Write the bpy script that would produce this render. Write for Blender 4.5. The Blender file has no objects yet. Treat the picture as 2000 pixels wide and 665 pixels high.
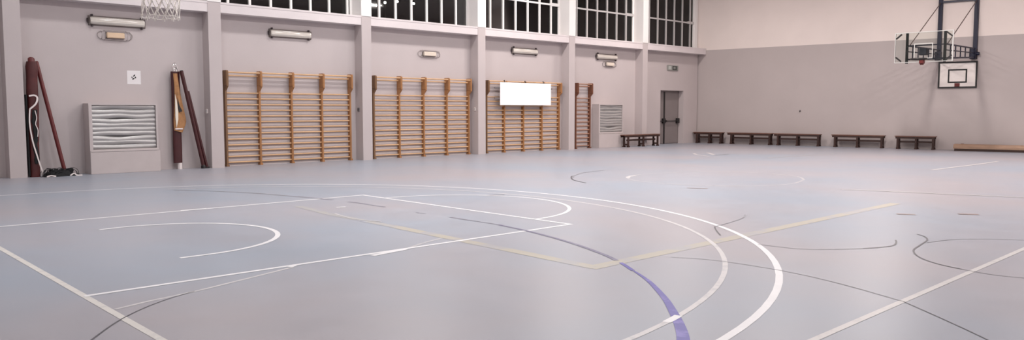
import bpy, math, random
from mathutils import Vector, Matrix, noise
random.seed(7)
COL = bpy.context.scene.collection
SC = bpy.context.scene
PI = math.pi

# ------------------------------------------------------------------ materials
def mat(name, col, rough=0.6, metal=0.0, spec=0.5, var=0.0, vscale=6.0, bump=0.0, bscale=40.0, col2=None, mixscale=None, stretch=None, coat=0.0):
    m = bpy.data.materials.new(name); m.use_nodes = True
    nt = m.node_tree; b = nt.nodes['Principled BSDF']
    b.inputs['Roughness'].default_value = rough
    b.inputs['Metallic'].default_value = metal
    b.inputs['Specular IOR Level'].default_value = spec
    b.inputs['Coat Weight'].default_value = coat
    b.inputs['Base Color'].default_value = (*col, 1)
    tc = nt.nodes.new('ShaderNodeTexCoord')
    src = tc.outputs['Object']
    if stretch:
        mp = nt.nodes.new('ShaderNodeMapping'); mp.inputs['Scale'].default_value = stretch
        nt.links.new(src, mp.inputs['Vector']); src = mp.outputs['Vector']
    if var or col2:
        n = nt.nodes.new('ShaderNodeTexNoise'); n.inputs['Scale'].default_value = vscale
        n.inputs['Detail'].default_value = 5; n.inputs['Roughness'].default_value = 0.6
        nt.links.new(src, n.inputs['Vector'])
        r = nt.nodes.new('ShaderNodeValToRGB')
        if col2:
            lo, hi = (mixscale or (0.4, 0.6))
            r.color_ramp.elements[0].position = lo; r.color_ramp.elements[1].position = hi
            r.color_ramp.elements[0].color = (*col, 1); r.color_ramp.elements[1].color = (*col2, 1)
        else:
            r.color_ramp.elements[0].position = 0.25; r.color_ramp.elements[1].position = 0.75
            r.color_ramp.elements[0].color = (*[c * (1 - var) for c in col], 1)
            r.color_ramp.elements[1].color = (*[min(1, c * (1 + var)) for c in col], 1)
        nt.links.new(n.outputs['Fac'], r.inputs['Fac'])
        nt.links.new(r.outputs['Color'], b.inputs['Base Color'])
    if bump:
        n2 = nt.nodes.new('ShaderNodeTexNoise'); n2.inputs['Scale'].default_value = bscale
        n2.inputs['Detail'].default_value = 3
        nt.links.new(src, n2.inputs['Vector'])
        bp = nt.nodes.new('ShaderNodeBump'); bp.inputs['Strength'].default_value = bump
        bp.inputs['Distance'].default_value = 0.01
        nt.links.new(n2.outputs['Fac'], bp.inputs['Height'])
        nt.links.new(bp.outputs['Normal'], b.inputs['Normal'])
    return m

def two_tone(name, low, high, z, rough=0.75):
    """painted wall: one paint up to a height, another above it"""
    m = mat(name, low, rough, bump=0.08, bscale=25, spec=0.3)
    nt = m.node_tree; b = nt.nodes['Principled BSDF']
    tc = nt.nodes.new('ShaderNodeTexCoord'); sp = nt.nodes.new('ShaderNodeSeparateXYZ')
    nt.links.new(tc.outputs['Object'], sp.inputs[0])
    gt = nt.nodes.new('ShaderNodeMath'); gt.operation = 'GREATER_THAN'; gt.inputs[1].default_value = z
    nt.links.new(sp.outputs['Z'], gt.inputs[0])
    n = nt.nodes.new('ShaderNodeTexNoise'); n.inputs['Scale'].default_value = 0.9; n.inputs['Detail'].default_value = 6
    nt.links.new(tc.outputs['Object'], n.inputs['Vector'])
    mr = nt.nodes.new('ShaderNodeMapRange'); mr.inputs['To Min'].default_value = 0.93; mr.inputs['To Max'].default_value = 1.06
    nt.links.new(n.outputs['Fac'], mr.inputs['Value'])
    mx = nt.nodes.new('ShaderNodeMix'); mx.data_type = 'RGBA'
    mx.inputs[6].default_value = (*low, 1); mx.inputs[7].default_value = (*high, 1)
    nt.links.new(gt.outputs[0], mx.inputs[0])
    vm = nt.nodes.new('ShaderNodeVectorMath'); vm.operation = 'SCALE'
    nt.links.new(mx.outputs[2], vm.inputs[0]); nt.links.new(mr.outputs[0], vm.inputs['Scale'])
    nt.links.new(vm.outputs[0], b.inputs['Base Color'])
    return m

LILAC = (0.540, 0.476, 0.470)
M = {}
M['left_wall'] = two_tone('left wall paint', LILAC, (0.84, 0.81, 0.79), 4.238)
M['far_wall'] = two_tone('far wall paint', (0.49, 0.432, 0.42), (0.83, 0.735, 0.69), 4.17)
M['plain_wall'] = two_tone('side wall paint', (0.55, 0.48, 0.48), (0.83, 0.76, 0.73), 4.2)
M['beam'] = mat('beam paint', (0.70, 0.635, 0.635), 0.6, var=0.04, vscale=3, bump=0.08)
M['ceiling'] = mat('ceiling paint', (0.80, 0.77, 0.75), 0.9, var=0.03, vscale=1)
M['white_frame'] = mat('white window bars', (0.86, 0.84, 0.82), 0.45)
M['galv'] = mat('grey window rail', (0.55, 0.53, 0.52), 0.45, metal=0.2)
M['door_leaf'] = mat('grey door paint', (0.235, 0.20, 0.195), 0.5, var=0.06, vscale=2)
M['black'] = mat('black plastic', (0.012, 0.010, 0.010), 0.45)
M['soft_black'] = mat('black net cord', (0.010, 0.010, 0.011), 0.85, var=0.3, vscale=30)
M['wood_post'] = mat('varnished orange wood', (0.36, 0.165, 0.062), 0.45, var=0.25, vscale=5, stretch=(6, 6, 0.6))
M['wood_post_dark'] = mat('varnished dark brown wood', (0.20, 0.105, 0.05), 0.5, var=0.25, vscale=5, stretch=(6, 6, 0.6))
M['wood_red'] = mat('varnished red brown wood', (0.17, 0.062, 0.032), 0.45, var=0.25, vscale=5, stretch=(6, 6, 0.6))
M['wood_rung'] = mat('pale rung wood', (0.62, 0.38, 0.205), 0.4, var=0.15, vscale=4, stretch=(1, 8, 8))
M['wood_rung_pink'] = mat('reddish rung wood', (0.40, 0.22, 0.15), 0.4, var=0.15, vscale=4, stretch=(1, 8, 8))
M['bench_wood'] = mat('dark bench wood', (0.040, 0.015, 0.010), 0.55, var=0.3, vscale=6)
M['bench_top'] = mat('bench seat wood', (0.17, 0.08, 0.055), 0.5, var=0.25, vscale=5, stretch=(1, 8, 8))
M['beam_wood'] = mat('balance beam wood', (0.35, 0.222, 0.15), 0.55, var=0.22, vscale=3, stretch=(0.8, 6, 6))
M['beam_base'] = mat('dark beam base', (0.035, 0.014, 0.008), 0.6)
M['navy'] = mat('navy steel paint', (0.008, 0.009, 0.030), 0.4, var=0.15)
M['steel'] = mat('thin steel rod', (0.14, 0.10, 0.09), 0.4, metal=0.5)
M['alu'] = mat('pale board frame', (0.52, 0.52, 0.50), 0.4)
M['board_white'] = mat('white target board paint', (0.80, 0.735, 0.70), 0.5, var=0.04)
M['rim_red'] = mat('red rim paint', (0.13, 0.018, 0.016), 0.4)
M['rim_orange'] = mat('orange rim paint', (0.60, 0.12, 0.03), 0.4)
M['net'] = mat('cream net cord', (0.88, 0.82, 0.76), 0.8, var=0.15, vscale=20)
M['cabinet'] = mat('radiator cover paint', (0.54, 0.475, 0.465), 0.5, var=0.04, vscale=3)
M['louvre'] = mat('silver louvre', (0.47, 0.45, 0.44), 0.3, metal=0.45, var=0.06, vscale=5)
M['cavity'] = mat('dark cover inside', (0.09, 0.08, 0.078), 0.8)
M['lamp_body'] = mat('lamp housing', (0.155, 0.125, 0.115), 0.6)
M['lamp_lens'] = mat('unlit ribbed lamp cover', (0.60, 0.545, 0.49), 0.16, spec=0.8, var=0.06, vscale=5, coat=0.5)
M['lamp_glint'] = mat('bright reflection line painted on cover', (0.78, 0.73, 0.67), 0.3)
M['clip'] = mat('dark lamp clip', (0.035, 0.022, 0.024), 0.5)
M['em_beige'] = mat('yellowed emergency lamp', (0.72, 0.525, 0.36), 0.4, var=0.05)
M['em_pale'] = mat('pale emergency lamp', (0.74, 0.64, 0.54), 0.4)
M['guard'] = mat('guard wire', (0.33, 0.29, 0.28), 0.45, metal=0.4)
M['paper'] = mat('white paper', (0.80, 0.76, 0.76), 0.85)
M['ink'] = mat('black ink', (0.012, 0.010, 0.010), 0.8)
M['exit_green'] = mat('grey green exit sign', (0.27, 0.27, 0.25), 0.4)
M['exit_dark'] = mat('dark exit picture', (0.055, 0.062, 0.055), 0.4)
M['exit_pale'] = mat('pale exit picture', (0.48, 0.50, 0.47), 0.4)
M['white_board'] = mat('white board', (0.97, 0.97, 0.97), 0.5, spec=0.2)
M['maroon'] = mat('maroon padding', (0.075, 0.011, 0.011), 0.5, var=0.35, vscale=4, bump=0.5, bscale=9)
M['maroon_steel'] = mat('maroon post paint', (0.125, 0.016, 0.016), 0.4, var=0.2, vscale=5)
M['dark_maroon'] = mat('dark maroon post paint', (0.055, 0.010, 0.011), 0.38, var=0.2, vscale=5)
M['strap'] = mat('white strap', (0.78, 0.70, 0.68), 0.7)
M['tan'] = mat('tan cloth', (0.42, 0.205, 0.085), 0.7, var=0.3, vscale=7, bump=0.4, bscale=14)
M['cream'] = mat('cream cloth lining', (0.80, 0.72, 0.62), 0.7)
M['chrome'] = mat('chrome', (0.75, 0.73, 0.72), 0.2, metal=1.0)
M['socket'] = mat('grey switch plastic', (0.16, 0.14, 0.14), 0.5)
M['lamp_case'] = mat('ceiling lamp case', (0.7, 0.7, 0.7), 0.5)

# floor: pale blue grey resin with faint blotches and scuffs
fl = mat('blue grey resin floor', (0.42, 0.43, 0.46), 0.40, spec=0.36)
nt = fl.node_tree; b = nt.nodes['Principled BSDF']
tc = nt.nodes.new('ShaderNodeTexCoord')
n1 = nt.nodes.new('ShaderNodeTexNoise'); n1.inputs['Scale'].default_value = 0.22; n1.inputs['Detail'].default_value = 7
n2 = nt.nodes.new('ShaderNodeTexNoise'); n2.inputs['Scale'].default_value = 2.3; n2.inputs['Detail'].default_value = 8; n2.inputs['Roughness'].default_value = 0.7
r1 = nt.nodes.new('ShaderNodeValToRGB')
r1.color_ramp.elements[0].position = 0.38; r1.color_ramp.elements[1].position = 0.66
r1.color_ramp.elements[0].color = (0.312, 0.344, 0.402, 1); r1.color_ramp.elements[1].color = (0.376, 0.346, 0.368, 1)
mr = nt.nodes.new('ShaderNodeMapRange'); mr.inputs['To Min'].default_value = 0.88; mr.inputs['To Max'].default_value = 1.10
vm = nt.nodes.new('ShaderNodeVectorMath'); vm.operation = 'SCALE'
mr2 = nt.nodes.new('ShaderNodeMapRange'); mr2.inputs['To Min'].default_value = 0.29; mr2.inputs['To Max'].default_value = 0.46
L = nt.links.new
L(tc.outputs['Object'], n1.inputs['Vector']); L(tc.outputs['Object'], n2.inputs['Vector'])
L(n1.outputs['Fac'], r1.inputs['Fac']); L(n2.outputs['Fac'], mr.inputs['Value'])
L(r1.outputs['Color'], vm.inputs[0]); L(mr.outputs[0], vm.inputs['Scale']); L(vm.outputs[0], b.inputs['Base Color'])
L(n2.outputs['Fac'], mr2.inputs['Value']); L(mr2.outputs[0], b.inputs['Roughness'])
M['floor'] = fl
FB = (0.337, 0.344, 0.393)
def paint(name, col, worn=None, k=0.5, vs=7):
    if worn is None: return mat(name, col, 0.4, spec=0.4, var=0.04)
    return mat(name, col, 0.4, spec=0.4, col2=worn, vscale=vs, mixscale=(k, k + 0.12))
M['l_white'] = paint('white court paint', (0.78, 0.76, 0.765))
M['l_pale'] = paint('worn pale court paint', (0.60, 0.57, 0.565), (0.52, 0.50, 0.505), 0.5)
M['l_cream'] = paint('cream court paint', (0.66, 0.625, 0.585), (0.575, 0.55, 0.525), 0.5)
M['l_side'] = paint('pale cream court paint', (0.59, 0.56, 0.545), (0.53, 0.505, 0.495), 0.5)
M['l_faint'] = paint('faint white court paint', (0.50, 0.48, 0.485), FB, 0.54)
M['l_yellow'] = paint('worn yellow court paint', (0.435, 0.395, 0.325), (0.375, 0.36, 0.365), 0.5, 2.2)
M['l_yellow_faint'] = paint('very worn yellow court paint', (0.385, 0.37, 0.36), FB, 0.5, 3)
M['l_blue'] = paint('violet blue court paint', (0.075, 0.058, 0.32), (0.15, 0.125, 0.43), 0.52, 6)
M['l_slate'] = paint('slate violet court paint', (0.13, 0.115, 0.20), (0.185, 0.17, 0.25), 0.5)
M['l_slate_faint'] = paint('faint slate court paint', (0.225, 0.21, 0.26), (0.31, 0.31, 0.36), 0.5)
M['l_dark'] = paint('thin dark court line', (0.085, 0.08, 0.09), (0.17, 0.165, 0.18), 0.55)
M['l_dark_faint'] = paint('faint dark court line', (0.235, 0.225, 0.25), (0.315, 0.315, 0.35), 0.5)
M['l_red'] = paint('reddish scuff', (0.29, 0.20, 0.18), (0.34, 0.29, 0.29), 0.5)

def glass_mat(name, col, rough=0.0):
    m = bpy.data.materials.new(name); m.use_nodes = True
    nt = m.node_tree; b = nt.nodes['Principled BSDF']
    out = nt.nodes['Material Output']
    tr = nt.nodes.new('ShaderNodeBsdfTransparent'); tr.inputs['Color'].default_value = (*col, 1)
    gl = nt.nodes.new('ShaderNodeBsdfGlossy'); gl.inputs['Roughness'].default_value = max(rough, 0.03)
    fr = nt.nodes.new('ShaderNodeFresnel'); fr.inputs['IOR'].default_value = 1.45
    mx = nt.nodes.new('ShaderNodeMixShader')
    nt.links.new(fr.outputs[0], mx.inputs[0]); nt.links.new(tr.outputs[0], mx.inputs[1]); nt.links.new(gl.outputs[0], mx.inputs[2])
    nt.links.new(mx.outputs[0], out.inputs['Surface'])
    nt.nodes.remove(b)
    return m
M['pane'] = glass_mat('window glass at night', (0.8, 0.8, 0.8))
M['board_glass'] = glass_mat('greenish board glass', (0.95, 0.972, 0.955))
def emit(name, col, s):
    m = bpy.data.materials.new(name); m.use_nodes = True
    b = m.node_tree.nodes['Principled BSDF']
    b.inputs['Base Color'].default_value = (*col, 1)
    b.inputs['Emission Color'].default_value = (*col, 1); b.inputs['Emission Strength'].default_value = s
    return m
M['lit_diffuser'] = emit('lit ceiling diffuser', (1.0, 0.95, 0.90), 6)
M['dot_glow'] = emit('added window dot glow', (1.0, 0.95, 0.88), 14)

# ------------------------------------------------------------------ mesh builder
class MB:
    def __init__(s): s.v = []; s.f = []; s.sm = []; s.mi = []; s.cur = 0
    def add(s, vs, fs, smooth=False):
        o = len(s.v); s.v += [tuple(p) for p in vs]
        for f in fs:
            s.f.append([i + o for i in f]); s.sm.append(smooth); s.mi.append(s.cur)
        return s
    def box(s, a, c, bev=0.0):
        (x0, y0, z0), (x1, y1, z1) = a, c
        x0, x1 = min(x0, x1), max(x0, x1); y0, y1 = min(y0, y1), max(y0, y1); z0, z1 = min(z0, z1), max(z0, z1)
        if bev <= 0:
            vs = [(x, y, z) for z in (z0, z1) for y in (y0, y1) for x in (x0, x1)]
            return s.add(vs, [(0, 2, 3, 1), (4, 5, 7, 6), (0, 1, 5, 4), (2, 6, 7, 3), (0, 4, 6, 2), (1, 3, 7, 5)])
        b_ = min(bev, (x1 - x0) / 2.01, (y1 - y0) / 2.01, (z1 - z0) / 2.01)
        vs = []; 
        for sx, X in ((1, x0), (-1, x1)):
            for sy, Y in ((1, y0), (-1, y1)):
                for sz, Z in ((1, z0), (-1, z1)):
                    vs += [(X, Y + sy * b_, Z + sz * b_), (X + sx * b_, Y, Z + sz * b_), (X + sx * b_, Y + sy * b_, Z)]
        I = lambda i, j, k, ax: ((i * 4 + j * 2 + k) * 3 + ax)
        fs = []
        for i in (0, 1):
            q = [I(i, 0, 0, 0), I(i, 0, 1, 0), I(i, 1, 1, 0), I(i, 1, 0, 0)]; fs.append(q if i == 0 else q[::-1])
            q = [I(0, i, 0, 1), I(1, i, 0, 1), I(1, i, 1, 1), I(0, i, 1, 1)]; fs.append(q if i == 0 else q[::-1])
            q = [I(0, 0, i, 2), I(0, 1, i, 2), I(1, 1, i, 2), I(1, 0, i, 2)]; fs.append(q if i == 0 else q[::-1])
        for a_ in (0, 1):
            for c_ in (0, 1):
                q = [I(a_, c_, 0, 0), I(a_, c_, 0, 1), I(a_, c_, 1, 1), I(a_, c_, 1, 0)]; fs.append(q if a_ != c_ else q[::-1])
                q = [I(a_, 0, c_, 0), I(a_, 1, c_, 0), I(a_, 1, c_, 2), I(a_, 0, c_, 2)]; fs.append(q if a_ != c_ else q[::-1])
                q = [I(0, a_, c_, 1), I(1, a_, c_, 1), I(1, a_, c_, 2), I(0, a_, c_, 2)]; fs.append(q if a_ == c_ else q[::-1])
        for i in (0, 1):
            for j in (0, 1):
                for k in (0, 1):
                    q = [I(i, j, k, 0), I(i, j, k, 1), I(i, j, k, 2)]; fs.append(q if (i + j + k) % 2 == 0 else q[::-1])
        return s.add(vs, fs)
    def tube(s, pts, r, n=8, closed=False, caps=True):
        P = [Vector(p) for p in pts]; m = len(P); rr = r if isinstance(r, (list, tuple)) else [r] * m
        vs = []; up = None
        for i, p in enumerate(P):
            if closed: t = P[(i + 1) % m] - P[i - 1]
            else: t = P[min(i + 1, m - 1)] - P[max(i - 1, 0)]
            if t.length < 1e-9: t = Vector((0, 0, 1))
            t.normalize()
            if up is None:
                up = Vector((0, 0, 1)) if abs(t.z) < 0.9 else Vector((1, 0, 0))
            a = t.cross(up)
            if a.length < 1e-6: a = t.cross(Vector((0, 1, 0.3)))
            a.normalize(); b_ = t.cross(a).normalized(); up = -b_ if False else up
            for k in range(n):
                w = 2 * PI * k / n + (PI / n)
                vs.append(p + (a * math.cos(w) + b_ * math.sin(w)) * rr[i])
        fs = []
        for i in range(m if closed else m - 1):
            for k in range(n):
                j = (i + 1) % m; k2 = (k + 1) % n
                fs.append((i * n + k, i * n + k2, j * n + k2, j * n + k))
        s.add(vs, fs, n > 4)
        if caps and not closed:
            s.add(vs[:n], [list(range(n))[::-1]]); s.add(vs[-n:], [list(range(n))])
        return s
    def bar(s, a, c, w, h=None):
        """square bar between two points"""
        return s.tube([a, c], (w / 2) * 1.414, 4)
    def prism(s, poly, axis, lo, hi):
        """poly of 2D points extruded along axis ('x' -> poly is (y,z); 'y' -> (x,z); 'z' -> (x,y))"""
        def P(p, q):
            return (q, p[0], p[1]) if axis == 'x' else ((p[0], q, p[1]) if axis == 'y' else (p[0], p[1], q))
        n = len(poly); vs = [P(p, lo) for p in poly] + [P(p, hi) for p in poly]
        fs = [list(range(n))[::-1], list(range(n, 2 * n))] + [(i, (i + 1) % n, n + (i + 1) % n, n + i) for i in range(n)]
        return s.add(vs, fs)
    def build(s, name, m, parent=None, loc=None, rotz=0.0, mats=None):
        me = bpy.data.meshes.new(name); me.from_pydata(s.v, [], s.f); me.update()
        me.polygons.foreach_set('use_smooth', s.sm)
        for mm in ([m] if not mats else mats): me.materials.append(M[mm])
        if mats: me.polygons.foreach_set('material_index', s.mi)
        import bmesh
        bm = bmesh.new(); bm.from_mesh(me); bmesh.ops.recalc_face_normals(bm, faces=bm.faces); bm.to_mesh(me); bm.free()
        o = bpy.data.objects.new(name, me); COL.objects.link(o)
        if parent: o.parent = parent
        if loc: o.location = loc
        o.rotation_euler.z = rotz
        return o

def tag(o, label=None, cat=None, group=None, kind=None):
    if label: o['label'] = label
    if cat: o['category'] = cat
    if group: o['group'] = group
    if kind: o['kind'] = kind
    return o
def thing(name, label, cat, loc=(0, 0, 0), rotz=0.0, group=None):
    o = bpy.data.objects.new(name, None); COL.objects.link(o); o.empty_display_size = 0.2
    o.location = loc; o.rotation_euler = (0, 0, rotz)
    return tag(o, label, cat, group)
def dup(root, loc, rotz=None, label=None, skip=()):
    """copy a thing with its parts and sub-parts"""
    r = root.copy(); COL.objects.link(r); r.location = loc
    if rotz is not None: r.rotation_euler = (0, 0, rotz)
    if label: r['label'] = label
    for ch in list(root.children):
        if ch.name.split('.')[0] in skip: continue
        c = ch.copy(); COL.objects.link(c); c.parent = r
        for g in list(ch.children):
            d = g.copy(); COL.objects.link(d); d.parent = c
    return r

# ------------------------------------------------------------------ room shell
PX = [-2.25 + 0.02, 2.265, 6.735, 11.283, 15.803, 20.290, 24.775]   # pillar centres along the left wall
PW = 0.165                                                          # half width
YF, YW, YG = 13.07, 13.45, 13.575                                    # pillar face, wall face, glass plane
ZB, ZS, ZC = 3.978, 4.238, 7.6                                       # beam underside, sill, ceiling
XB, YR = -4.6, -8.6                                                  # back and right walls
# far wall runs very slightly out of square
FD = Vector((0.1132, -0.9936, 0)); FN = Vector((0.9936, 0.1132, 0)); F0 = Vector((29.25, 13.45, 0))
FROT = math.atan2(FD.y, FD.x)
def FW(sx, off=0.0, z=0.0): return F0 + FD * sx - FN * off + Vector((0, 0, z))
far_r = F0 + FD * ((13.45 - YR) / 0.9936)
far_l = F0 - FD * 0.6

fm = MB()
fm.add([(XB, YR, 0), (far_r.x, YR, 0), (far_l.x, 14.05, 0), (XB, 14.05, 0), (XB, YR, -0.15), (far_r.x, YR, -0.15), (far_l.x, 14.05, -0.15), (XB, 14.05, -0.15)],
       [(0, 1, 2, 3), (4, 7, 6, 5), (0, 4, 5, 1), (1, 5, 6, 2), (2, 6, 7, 3), (3, 7, 4, 0)])
floor = fm.build('floor', 'floor'); tag(floor, 'pale blue grey resin sports floor with painted court lines', 'floor', kind='structure')
cm = MB()
cm.add([(XB, YR, ZC), (far_r.x, YR, ZC), (far_l.x, 14.05, ZC), (XB, 14.05, ZC), (XB, YR, ZC + .2), (far_r.x, YR, ZC + .2), (far_l.x, 14.05, ZC + .2), (XB, 14.05, ZC + .2)],
       [(0, 3, 2, 1), (4, 5, 6, 7), (0, 1, 5, 4), (1, 2, 6, 5), (2, 3, 7, 6), (3, 0, 4, 7)])
tag(cm.build('ceiling', 'ceiling'), 'white hall ceiling above the court', 'ceiling', kind='structure')

# left wall: infill below the sill (with the door opening), strip above the windows
DX0, DX1, DZ = 26.39, 28.10, 2.335
w = MB(); YO = 14.05
xl = far_l.x
w.box((XB, YW, 0), (DX0, YO, ZB + 0.1)); w.box((DX1, YW, 0), (xl, YO, ZB + 0.1)); w.box((DX0, YW, DZ), (DX1, YO, ZB + 0.1))
w.box((XB, YG - 0.06, 6.75), (xl, YO, ZC))
tag(w.build('wall_left', 'left_wall'), 'lilac grey long left wall of recessed bays between pillars', 'wall', kind='structure')
w = MB()
a0, a1 = F0 - FD * 0.6, far_r
o_ = FN * 0.3
w.add([a0, a1, a1 + o_, a0 + o_] + [p + Vector((0, 0, ZC)) for p in (a0, a1, a1 + o_, a0 + o_)],
      [(0, 1, 5, 4), (1, 2, 6, 5), (2, 3, 7, 6), (3, 0, 4, 7), (4, 5, 6, 7), (0, 3, 2, 1)])
tag(w.build('wall_far', 'far_wall'), 'far end wall, mauve grey below and cream above', 'wall', kind='structure')
w = MB(); w.box((XB - 0.3, YR, 0), (far_r.x + 0.3, YR - 0.3, ZC)); tag(w.build('wall_right', 'plain_wall'), 'right long wall', 'wall', kind='structure')
w = MB(); w.box((XB - 0.3, YR, 0), (XB, YO, ZC)); tag(w.build('wall_back', 'plain_wall'), 'end wall behind the camera', 'wall', kind='structure')

# pillars and sill beams
ti = 0
ordn = ['hidden at the near end', 'leftmost in the photo, beside the maroon padded post', 'between the leaning posts and the widest wall bars',
        'right of the widest wall bars', 'left of the white board', 'right of the white board', 'between far radiator cover and door']
for i, x in enumerate(PX):
    ti += 1
    p = MB(); p.box((x - PW, YF, 0), (x + PW, YW, ZS)); p.box((x - PW - 0.012, YF - 0.012, ZS), (x + PW + 0.012, YG + 0.2, ZC), 0.0)
    p.box((x - PW, YW, ZB + 0.1), (x + PW, YG + 0.2, ZS))
    o = p.build('trim_%d' % ti, 'left_wall')
    tag(o, 'square concrete pillar, ' + ordn[i], 'pillar', kind='structure')
ends = [(XB, PX[0] - PW)] + [(PX[i] + PW, PX[i + 1] - PW) for i in range(6)] + [(PX[6] + PW, 29.27)]
bl = ['', 'over the hidden bay', 'over the near radiator cover', 'over the widest wall bars', 'over the second wall bars', 'over the white board',
      'over the far radiator cover', 'over the door']
for i, (x0, x1) in enumerate(ends):
    ti += 1
    p = MB(); p.box((x0, YF + 0.012, ZB), (x1, YG + 0.15, ZS))
    p.box((x0, YF + 0.002, ZS - 0.045), (x1, YF + 0.03, ZS + 0.006))
    o = p.build('trim_%d' % ti, 'beam'); tag(o, 'pale concrete sill beam ' + (bl[i] or 'at the near end of the wall'), 'beam', kind='structure')

# windows, one per bay
for i, (x0, x1) in enumerate(ends):
    if i == 7: x1 = min(x1, 29.0)
    e = thing('window_%d' % (i + 1), ['narrow night window at the near wall end', 'night window in the hidden bay', 'dark barred window over the near radiator cover',
              'dark barred window over the widest wall bars', 'dark barred window over the second wall bars', 'dark barred window over the white board',
              'dark barred window over the far radiator cover', 'dark barred window over the door'][i], 'window', ((x0 + x1) / 2, YG, ZS))
    e['kind'] = 'structure'
    W = (x1 - x0) / 2; H = 6.75 - ZS
    fr = MB()
    d = 0.03
    fr.box((-W, -d, 0), (-W + 0.05, d, H)); fr.box((W - 0.09, -d, 0), (W, d, H)); fr.box((-W, -d, H - 0.06), (W, d, H)); fr.box((-W, -d, 0), (W, d, 0.035))
    fo = fr.build('window_frame', 'white_frame', e); fo['kind'] = 'structure'
    bars = MB(); first = {2: 0.0, 3: 0.415, 4: 0.62, 5: 0.655, 6: 0.61, 7: 0.71}.get(i, 0.4)
    xx = -W + first
    while xx < W - 0.12:
        if xx > -W + 0.08: bars.box((xx - 0.031, -0.045, 0.03), (xx + 0.031, 0.03, H - 0.05))
        xx += 0.605
    o = bars.build('window_bars', 'white_frame' if i < 6 else 'galv', e); o['kind'] = 'structure'
    rl = MB(); rl.box((-W + 0.04, -0.035, 1.11), (W - 0.05, 0.03, 1.17)); rl.box((W - 0.52, -0.06, 1.09), (W - 0.06, 0.0, 1.20))
    o = rl.build('window_rail', 'white_frame' if i < 6 else 'galv', e); o['kind'] = 'structure'
    gl = MB(); gl.box((-W + 0.01, 0.0, 0.01), (W - 0.01, 0.006, H - 0.01))
    o = gl.build('pane', 'pane', e); o['kind'] = 'structure'

# upper cheek of the left wall next to the far corner
w = MB(); w.box((29.0, YG - 0.09, ZS), (xl, YO, 6.75)); ti += 1
tag(w.build('trim_%d' % ti, 'left_wall'), 'short cream wall piece between last window and far corner', 'wall', kind='structure')

# door
e = thing('door_1', 'grey double fire door with black push bars in the far left corner', 'door', ((DX0 + DX1) / 2, YW + 0.25, 0)); e['kind'] = 'structure'
W = (DX1 - DX0) / 2
fr = MB(); fr.box((-W, -0.01, 0), (-W + 0.05, 0.06, DZ)); fr.box((W - 0.05, -0.01, 0), (W, 0.06, DZ)); fr.box((-W, -0.01, DZ - 0.05), (W, 0.06, DZ))
fr.build('door_frame', 'door_leaf', e)['kind'] = 'structure'
split = -W + 0.62
for (a, c) in ((-W + 0.05, split - 0.005), (split + 0.005, W - 0.05)):
    lf = MB(); lf.box((a, 0.0, 0.012), (c, 0.05, DZ - 0.05), 0.006)
    l = lf.build('door_leaf', 'door_leaf', e); l['kind'] = 'structure'
    h = MB(); h.tube([(a + 0.05, -0.10, 1.0), (c - 0.03, -0.10, 1.0)], 0.022, 8)
    h.box((c - 0.17, -0.13, 0.90), (c - 0.02, 0.0, 1.12), 0.02); h.box((a + 0.02, -0.12, 0.96), (a + 0.07, 0.0, 1.04), 0.01)
    o = h.build('push_bar', 'black', l); o['kind'] = 'structure'; o['label'] = 'black panic push bar'
st = MB(); st.box((split - 0.045, -0.022, 0.012), (split + 0.045, -0.001, DZ - 0.05), 0.004)
st.build('cover_strip', 'black', e)['kind'] = 'structure'
w = MB(); w.box((DX0 - 0.0, YW + 0.32, 0), (DX1, YO, DZ)); ti += 1
tag(w.build('trim_%d' % ti, 'cavity'), 'closed backing behind the door', 'wall', kind='structure')

# ------------------------------------------------------------------ court paint (parts of the floor)
def smooth(pts, n=6):
    P = [Vector((p[0], p[1], 0)) for p in pts]
    if len(P) < 3: return P
    out = []
    for i in range(len(P) - 1):
        p0, p1, p2, p3 = P[max(i - 1, 0)], P[i], P[i + 1], P[min(i + 2, len(P) - 1)]
        for k in range(n):
            t = k / n
            out.append(0.5 * ((2 * p1) + (p2 - p0) * t + (2 * p0 - 5 * p1 + 4 * p2 - p3) * t * t + (3 * p1 - p0 - 3 * p2 + p3) * t ** 3))
    out.append(P[-1]); return out
layer = [0]
def ribbon(name, pts, width, m, sm=True, taper=None, z=None):
    P = smooth(pts) if sm else [Vector((p[0], p[1], 0)) for p in pts]
    layer[0] += 1; zz = 0.0012 + layer[0] * 0.00006 if z is None else z
    v = []; k = len(P)
    for i, p in enumerate(P):
        t = (P[min(i + 1, k - 1)] - P[max(i - 1, 0)]).normalized(); nrm = Vector((-t.y, t.x, 0))
        ww = width / 2
        if taper: ww *= taper[0] + (taper[1] - taper[0]) * i / (k - 1)
        v += [p + nrm * ww + Vector((0, 0, zz)), p - nrm * ww + Vector((0, 0, zz))]
    f = [(2 * i, 2 * i + 1, 2 * i + 3, 2 * i + 2) for i in range(k - 1)]
    r = MB(); r.add(v, f); o = r.build(name, m, floor); o['kind'] = 'structure'
    return o
def arc(cx, cy, r, a0, a1, n=64):
    return [(cx + r * math.cos(math.radians(a0 + (a1 - a0) * i / n)), cy + r * math.sin(math.radians(a0 + (a1 - a0) * i / n))) for i in range(n + 1)]
BX, BY = 1.575, 2.45
ribbon('worn_strip', [(0.04, -0.62), (0.32, -0.53), (0.65, -0.46), (1.06, -0.33), (1.79, -0.08)], 0.035, 'l_pale')
ribbon('worn_strip', [(3.14, -0.03), (3.55, 0.17), (3.95, 0.30)], 0.04, 'l_faint')
ribbon('yellow_line', [(3.80, -2.06), (7.0, -2.05), (11.3, -2.03)], 0.16, 'l_yellow', False)
ribbon('yellow_line', [(3.86, -2.1), (3.95, 0.01), (4.02, 1.5)], 0.15, 'l_yellow', False)
ribbon('yellow_line', [(4.02, 1.5), (4.05, 3.12), (4.18, 4.2)], 0.13, 'l_yellow_faint', False)
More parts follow.
